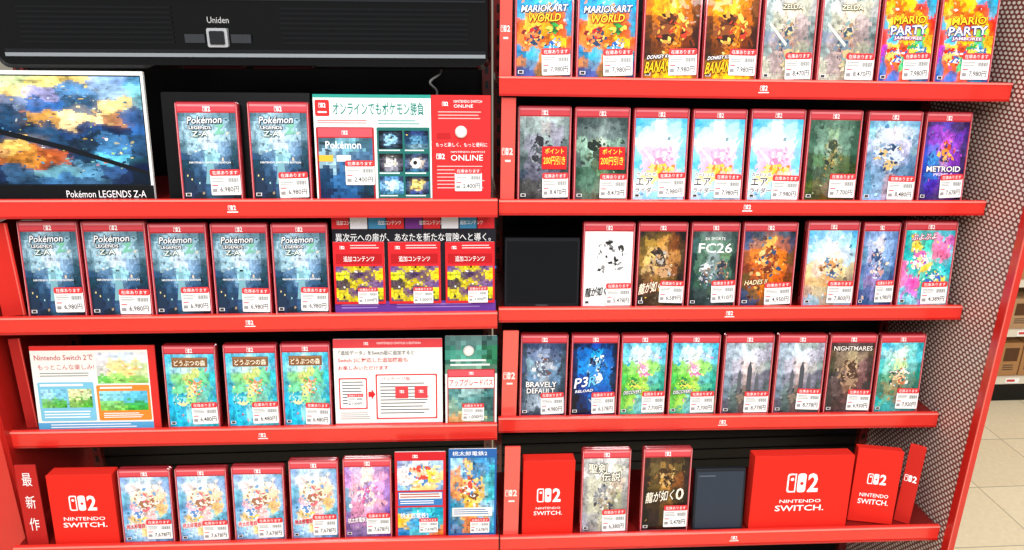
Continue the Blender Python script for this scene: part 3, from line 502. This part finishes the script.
def f_fun(b,o):
    b.rect(0,0,1,1,'d9312c',.6); b.rect(0,.0,.94,.9,'eef0ea',1); b.rect(0,.9,.94,1,'58a8d8',1)
    b.rect(0,0,.94,.05,'e2302a',1.6)
    b.text('Nintendo Switch 2で',.03,.10,.50,.165,'c8221f',2,.003); b.text('もっとこんな楽しみ!',.05,.21,.50,.275,'c8221f',2); b.lines(.06,.31,.46,.37,2,'888888',2,.35)
    b.grid(['eef def eee','ddd ed9 cda','6b5 9d7 8b6'],.52,.08,.93,.44,16,12,61,L=2,jit=.2); b.strokes(.52,.2,.93,.44,40,62,.03,3,['f83','3a4','fff','c64'])
    b.rr(.03,.42,.48,.88,.003,'7cc4e0',2); b.grid(['adf 8ce','7b6 5a4'],.05,.50,.25,.72,10,10,63,L=3); b.grid(['eeb cda','8b6 5a4'],.27,.50,.46,.72,10,10,64,L=3); b.strokes(.06,.5,.45,.72,24,66,.018,3.6,['fff','c44','246'])
    b.lines(.05,.44,.4,.49,1,'ffffff',3,.5); b.lines(.06,.76,.45,.86,3,'ffffff',3,.4)
    b.rr(.50,.46,.93,.88,.003,'f08a32',2); b.grid(['9de 6bd','8c6 4a4'],.52,.53,.91,.76,14,8,65,L=3); b.strokes(.53,.53,.90,.76,24,67,.02,3.6,['fff','c44','246']); b.lines(.54,.79,.88,.86,3,'ffffff',3,.4); b.lines(.53,.48,.8,.52,1,'ffffff',3,.5)
    b.lines(.1,.92,.8,.98,2,'ffffff',2,.35)
card('promotional_card','white and orange promotional card with small pictures','promotional card','L4',29,155,346,f_fun,edge='c62822',th=.004)
def f_upg(b,o):
    b.rect(0,0,1,1,'f6f3ef',1); b.rect(.0,0,1,.10,'e2464c',1.5); b.logo(.30,.05,.006,'ffffff','e2464c',2)
    b.text('NINTENDO SWITCH 2 EDITION',.40,.035,.80,.06,'ffffff',2)
    b.text('「追加データ」をSwitch版に追加すると',.05,.13,.74,.18,'222222',2,.008); b.text('Switch 2に対応した追加機能も',.04,.21,.68,.265,'c8221f',2,.012); b.text('お楽しみいただけます',.04,.30,.50,.35,'c8221f',2,.012)
    b.rr(.04,.44,.3,.80,.002,'d9262c',2); b.rr(.052,.455,.288,.785,.002,'ffffff',2.6); b.rr(.38,.40,.95,.92,.002,'d9262c',2); b.rr(.393,.415,.937,.905,.002,'fdfaf7',2.6)
    b.lines(.07,.48,.27,.76,8,'666666',3.4,.35); b.lines(.42,.50,.91,.88,10,'666666',3.4,.32); b.text('パッケージ版',.43,.43,.70,.475,'c8221f',3.4,.01)
    b.rect(.56,.54,.68,.68,'e2464c',4); b.logo(.62,.6,.006,'ffffff','e2464c',5); b.rect(.74,.54,.86,.68,'e2464c',4); b.logo(.80,.6,.006,'ffffff','e2464c',5)
    b.poly([(.31,.60),(.34,.60),(.34,.57),(.375,.63),(.34,.69),(.34,.66),(.31,.66)],'d9262c',2); b.lines(.05,.84,.34,.93,4,'888888',2,.3)
    b.rect(0,.965,1,1,'e2464c',2); stk(o,b.w,b.h,.19,.76,.6,'1,000円')
card('promotional_card','white upgrade guide card with red outlines and Japanese text','promotional card','L4',332,442,339,f_upg,edge='eeeeee')
def f_pass(b,o):
    b.grid(['577 688 466','487 598 375','687 798 576'],0,0,1,.42,10,8,71,L=1); b.rect(0,.42,1,1,'e9e9e4',1); b.lines(.1,.26,.9,.36,2,'e8f0ec',2,.4)
    b.rr(.04,.37,.96,.985,.002,'b01c24',1.5); b.rect(.06,.38,.94,.45,'e05660',1.9); b.logo(.5,.415,.006,'ffffff','e05660',2.3)
    b.rect(.06,.46,.94,.58,'f4f2ee',2.1); b.text('アップグレードパス',.08,.48,.92,.56,'c8221f',2.6,.015)
    b.grid(['588 9bb 477','8a9 699 355','c96 dda 587'],.06,.59,.94,.97,14,12,72,L=1.8); b.strokes(.07,.6,.93,.96,40,73,.05,2.4,['fff','c95','264'])
    magnet(o,b.w,b.h,.45,.16,.011); stk(o,b.w,b.h,.54,.95,.85,'1,000円')
card('download_card','green and white upgrade pass card with round magnet','download card','L4',444,497,336,f_pass)
def f_b1(b,o):
    b.rect(0,0,1,1,'d0242c',1); b.grid(['9ad cde ace','fee fff fd9','8be fc8 7ad'],.05,.10,.95,.44,18,12,81,L=2,jit=.3); b.strokes(.06,.11,.94,.43,60,85,.06,2.6,['fd3','fff','38c']); b.logo(.4,.05,.007,'ffffff','d0242c',2)
    b.mass(.5,.26,.3,.10,'f4c8a0 ffffff e84c3c 4888c8 fd4'.split(),14,91,3)
    b.rect(.06,.46,.94,.62,'3a7cc0',2); b.rect(.08,.47,.92,.54,'f4f0e8',2.4); b.lines(.1,.48,.9,.54,2,'b33333',3,.4); b.lines(.1,.56,.9,.61,2,'ffffff',3,.4)
    b.grid(['38b 5cd 29b','fc4 4ad 4ab','27b 6cd e84'],.05,.64,.95,.97,16,14,82,L=2); b.strokes(.06,.65,.94,.96,60,86,.06,2.6,['fd3','fff','e43','27c']); b.text('桃太郎電鉄2',.1,.70,.66,.77,'ffffff',4,.01)
    stk(o,b.w,b.h,.66,.93,.72,'7,678円')
def f_b2(b,o):
    b.rect(0,0,1,1,'2a62a8',1); b.grid(['9ce 48b 59c','e96 fc7 4ab','38a fb5 8bd','27a d85 49b'],.04,.1,.96,.96,22,32,83,L=1.5,jit=.4); b.strokes(.05,.12,.95,.95,130,84,.06,2,['fd5','e43','fff','29c'])
    b.mass(.48,.45,.26,.14,'f4c8a0 ffffff 7c4c2c e84c3c 4888c8'.split(),20,88,2.9); b.rect(.08,.66,.92,.76,'f4f0e8',4.6); b.lines(.11,.68,.88,.75,3,'2a62a8',5,.4)
    b.text('桃太郎電鉄2',.08,.025,.80,.075,'ffffff',2,.005); stk(o,b.w,b.h,.66,.95,.75,'7,678円')
card('promotional_card','red and blue cartoon promotional card','promotional card','L5',393,445,452,f_b1)
card('promotional_card','blue and orange cartoon promotional card','promotional card','L5',447,496,449,f_b2)
def f_box(b,o):
    b.rect(.0,.0,1,1,'e8281c',.3); s=min(b.w,b.h)
    b.logo(.5,.37,s*.26,'ffffff','e8281c',1); b.text('NINTENDO',.29,.60,.71,.645,'ffffff',1,.01); b.text('SWITCH.',.25,.68,.75,.76,'ffffff',1,.015)
def rbox(row,x0,x1,yt,rz,lean,label,fn=f_box,dy=.013,th=.03):
    return card('display_box',label,'display box',row,x0,x1,yt,fn,lean=lean,rz=rz,th=th,edge='dd2a1e',dy=dy,group='red console display boxes on the bottom shelf',bmat=M_PAPER,pname='printed_panel',mat=M_CARD)
def f_box0(b,o):
    b.rect(.0,.0,1,1,'e8281c',.3); b.logo(.5,.46,b.w*.30,'ffffff','e8281c',1); b.text('NINTENDO',.26,.62,.74,.65,'ffffff',1,.005); b.text('SWITCH.',.22,.675,.78,.73,'ffffff',1,.01)
rbox('R5',522,574,461,0,4,'red display box with white console logo, narrow',f_box0)
rbox('R5',752,851,456,0,5,'wide red display box with white console logo')
def f_box2(b,o):
    b.rect(.0,.0,1,1,'e8281c',.3); b.logo(.5,.40,min(b.w,b.h)*.27,'ffffff','e8281c',1); b.text('NINTENDO',.18,.60,.82,.65,'ffffff',1,.01); b.text('SWITCH.',.16,.68,.84,.75,'ffffff',1,.015)
rbox('R5',855,896,450,-12,5,'red display box turned slightly sideways',f_box2,dy=.026,th=.02)
def f_box3(b,o):
    b.rect(.0,.0,1,1,'c9251c',.3); b.logo(.45,.42,b.w*.5,'ffffff','c9251c',1)
rbox('R5',903,915,446,-35,5,'slim red display box at the end of the shelf',f_box3,th=.01,dy=.025)
rbox('L5',49,115,475,0,4,'red display box with white console logo',f_box2)
def f_new(b,o):
    b.rect(0,0,1,1,'c02420',.3)
    for i,c in enumerate('最新作'): b.text(c,.26,.10+.28*i,.72,.26+.28*i,'ffffff',1,.0)
card('vertical_sign','slim red vertical sign with white kanji','sign','L5',18,40,465,f_new,lean=3,rz=0,edge='8a1414',dy=.018)
def f_side(b,o): b.rect(0,0,1,1,'d42a22',.3); b.rect(.86,0,.92,1,'f0685c',.6)
card('side_sign','plain red vertical side sign','sign','L3',-8,14,224,f_side,lean=0,rz=15,dy=.03,edge='b01c18',group='plain red side signs')
def f_side2(b,o):
    b.rect(0,0,1,1,'a81e1a',.3); b.rect(.86,0,.92,1,'e0584c',.6)
card('side_sign','plain red vertical side sign','sign','L4',16,27,339,f_side2,lean=0,rz=15,dy=.03,edge='8a1816',group='plain red side signs')
def f_div(b,o): b.rect(0,0,1,1,'e8564c',.3); b.logo(.45,.5,b.w*.5,'ffe8e4','e8564c',1); b.rect(.3,.58,.7,.60,'ffe8e4',1)
for r,a,b_,t in (('R1',499,512,-25),('R2',500,515,98),('R4',501,517,331),('R5',503,519,447)):
    card('divider_plate','narrow glossy red divider plate with white logo','shelf divider',r,a,b_,t,f_div,lean=0,dy=.010,edge='d83a30',th=.004,group='red divider plates between the shelving units',mat=M_PLAS)
# ---------------------------------------------------------------- monitor above the left shelves
Ym=1.36
pa=P(-25,-40,Ym); pb=P(491,70,Ym); w=pb.x-pa.x; h=.24; zc=pb.z
mon=add('wall_monitor',None,None,((pa.x+pb.x)/2,Ym,zc),label='large black monitor mounted above the game shelves',category='monitor')
b=B(w,h); b.prism(w,h,.02,0,.07,'060607',bev=.006,seg=5); add('housing',b.mesh('housing',M_SHINY),mon)
b=B(w,h); b.rect(.02,.03,.98,.50,'020203',1); add('screen',b.mesh('screen',M_SHINY),mon,(0,-.0006,0))
b=B()
def seg(z0,z1,y,col,x0=-w/2+.02,x1=w/2-.01): b.box((x0,y,z0),(x1,0.001,z1),col)
seg(.020,.026,-.006,'8a9096'); seg(.027,.032,-.004,'1a1b1e'); seg(.112,.115,-.004,'202326')
for sx,ex in ((-w/2+.05,-.12),(.06,w/2-.04)):
    for i in range(8): b.box((sx,-.003,.042+i*.008),(ex,0,.045+i*.008),'0e0f11')
add('lower_bezel',b.mesh('lower_bezel',M_SHINY),mon)
def lx(px,py): p=P(px,py,Ym-.006); return p.x-mon.location.x,p.z-zc
cx,cz=lx(218,38); b=B(.045,.04); b.prism(.034,.031,.003,-.010,0,'a8aaae',z0=.0); b.V=[(x+cx,y,z+cz-.015) for x,y,z in b.V]
bb=B(.028,.024); bb.prism(.025,.022,.002,-.012,-.009,'101214'); n=len(b.V); b.V+=[(x+cx,y,z+cz-.0105) for x,y,z in bb.V]; b.Fc+=[tuple(i+n for i in f) for f in bb.Fc]; b.K+=bb.K
b.box((cx-.055,-.007,cz-.008),(cx-.022,0,cz+.006),'2a2d32'); b.box((cx+.022,-.007,cz-.008),(cx+.055,0,cz+.006),'2a2d32')
add('sensor_window',b.mesh('sensor_window',M_PLAS),mon,label='silver framed sensor window')
cx,cz=lx(217,20); b=B(.036,.010); b.text('Uniden',0,0,1,1,'b0b0b0',1,.005); b.V=[(x+cx,-.002,z+cz-.005) for x,y,z in b.V]
add('brand_lettering',b.mesh('brand_lettering',M_PAPER),mon)
b=B(); 
for s_ in (-.3,.3): b.box((s_-.03,.07,.05),(s_+.03,1.6-Ym,.2),'1a1a1c')
add('mounting_bracket',b.mesh('mounting_bracket',M_DARK),mon)
pts=[P(*q) for q in ((436,60,1.43),(441,72,1.40),(430,82,1.38),(437,92,1.40),(434,110,1.42))]
def cr_(p0,p1,p2,p3,t): return .5*((2*p1)+(p2-p0)*t+(2*p0-5*p1+4*p2-p3)*t*t+(3*p1-p0-3*p2+p3)*t**3)
pp=[pts[0]]+pts+[pts[-1]]; path=[cr_(*pp[i:i+4],k/6) for i in range(len(pts)-1) for k in range(6)]+[pts[-1]]
b=B(); rings=[]
for i,p in enumerate(path):
    d=(path[min(i+1,len(path)-1)]-path[max(i-1,0)]).normalized(); a1=d.cross(Vector((0,1,0))).normalized(); a2=d.cross(a1)
    rings.append([tuple(p+(a1*math.cos(6.2832*k/8)+a2*math.sin(6.2832*k/8))*.0020-mon.location) for k in range(8)])
for r_a,r_b in zip(rings,rings[1:]):
    for k in range(8): j=(k+1)%8; b.face([r_a[k],r_a[j],r_b[j],r_b[k]],'707070')
add('power_cable',b.mesh('power_cable',M_PAPER),mon)
# ---------------------------------------------------------------- setting
def floor_mat():
    m=bpy.data.materials.new('floor_tiles'); m.use_nodes=True; n=m.node_tree.nodes; l=m.node_tree.links; b=n['Principled BSDF']
    tc=n.new('ShaderNodeTexCoord'); br=n.new('ShaderNodeTexBrick'); br.offset=0; br.inputs['Scale'].default_value=1
    br.inputs['Brick Width'].default_value=.3; br.inputs['Row Height'].default_value=.3; br.inputs['Mortar Size'].default_value=.002
    br.inputs['Color1'].default_value=(*hx('ead9b8'),1); br.inputs['Color2'].default_value=(*hx('e2d0ae'),1); br.inputs['Mortar'].default_value=(*hx('a89c80'),1)
    no=n.new('ShaderNodeTexNoise'); no.inputs['Scale'].default_value=60; mr=n.new('ShaderNodeMapRange'); mr.inputs[3].default_value=.85; mr.inputs[4].default_value=1.08
    vm=n.new('ShaderNodeVectorMath'); vm.operation='MULTIPLY'
    l.new(tc.outputs['Object'],br.inputs['Vector']); l.new(tc.outputs['Object'],no.inputs['Vector']); l.new(no.outputs[0],mr.inputs[0])
    l.new(br.outputs['Color'],vm.inputs[0]); l.new(mr.outputs[0],vm.inputs[1]); l.new(vm.outputs[0],b.inputs['Base Color']); b.inputs['Roughness'].default_value=.3
    return m
b=B(); b.face([(-5,-3,0),(6,-3,0),(6,7,0),(-5,7,0)],'ddd'); fl=add('floor',b.mesh('floor',floor_mat()),kind='structure')
b=B(); b.box((-5,7,0),(6,7.1,3.2),'d8d2c4'); add('wall_back',b.mesh('wall_back',M_PAPER),kind='structure')
gx0,gx1,gy=1.35,2.75,2.70
g=add('background_gondola',None,None,((gx0+gx1)/2,gy,0),label='pale metal store gondola with a black base on tiled floor',category='store shelving'); off=-g.location
b=B(); b.box((gx0,gy,0),(gx1,gy+.4,.1),'121212'); add('base',b.mesh('base',M_DARK),g,off)
b=B(); b.box((gx0,gy+.38,.1),(gx1,gy+.4,1.5),'b89468'); add('back_panel',b.mesh('back_panel',M_METAL),g,off)
LV=[.10,.32,.54,.76,.98,1.20]
for z in LV:
    b=B(); b.box((gx0,gy-.01,z),(gx1,gy+.38,z+.015),'d8d0c0'); b.box((gx0,gy-.016,z-.012),(gx1,gy-.01,z+.018),'e4dac6'); 
    for k in range(9): b.box((gx0+.05+k*.15,gy-.018,z-.008),(gx0+.11+k*.15,gy-.016,z+.014),'ffffff'); b.box((gx0+.055+k*.15,gy-.019,z+.000),(gx0+.09+k*.15,gy-.018,z+.010),'d03028')
    add('shelf',b.mesh('shelf',M_METAL),g,off)
cols=['b08050','c8a87c','8a6038','b89068','a07848','9c7048']
for li,z in enumerate(LV[:-1]):
    x=gx0+.03
    while x<gx1-.12:
        wv=random.uniform(.07,.10); hv=random.uniform(.13,.18); c=random.choice(cols)
        b=B(wv,hv); b.prism(wv,hv,.003,0,.16,c,bev=.001)
        o=add('product_carton',b.mesh('product_carton',M_PAPER),None,(x+wv/2,gy+.005,z+.0155),label='small tan cardboard product carton on gondola shelf',category='carton',group='cartons on the background gondola')
        b=B(wv,hv); b.rr(.15,.15,.85,.55,.003,random.choice(['e8dcc4','5a3a20','a8442c']),1); b.lines(.2,.65,.8,.85,3,'5a4a3a',1)
        add('printed_label',b.mesh('printed_label',M_PAPER),o,(0,-.0005,0)); x+=wv+.006
# ---------------------------------------------------------------- light
w_=bpy.data.worlds.new('store_ambient'); scene.world=w_; w_.use_nodes=True
bg=w_.node_tree.nodes['Background']; bg.inputs[0].default_value=(.97,.98,1,1); bg.inputs[1].default_value=.40
def area(loc,tgt,sx,sy,e,col=(1,1,1)):
    L=bpy.data.lights.new('ceiling_light','AREA'); L.shape='RECTANGLE'; L.size=sx; L.size_y=sy; L.energy=e; L.color=col
    o=bpy.data.objects.new('ceiling_light',L); scene.collection.objects.link(o); o.location=loc
    o.rotation_euler=(Vector(tgt)-Vector(loc)).to_track_quat('-Z','Y').to_euler()
    o['label']='long white fluorescent ceiling light'; o['category']='ceiling light'
area((-.6,-.2,3.0),(-.4,1.4,1.0),.3,2.4,38); area((1.0,-.2,3.0),(.6,1.4,1.0),.3,2.4,34); area((2.4,1.6,3.0),(2.2,2.5,0),.6,2.0,42,(1,.96,.88))
for x,y in ((-1.1,-1.7),(.15,-1.7),(1.3,-1.7),(-.5,-3.0),(.8,-3.0)):
    area((x,y,3.0),(x,y+.6,0),.14,1.0,20)
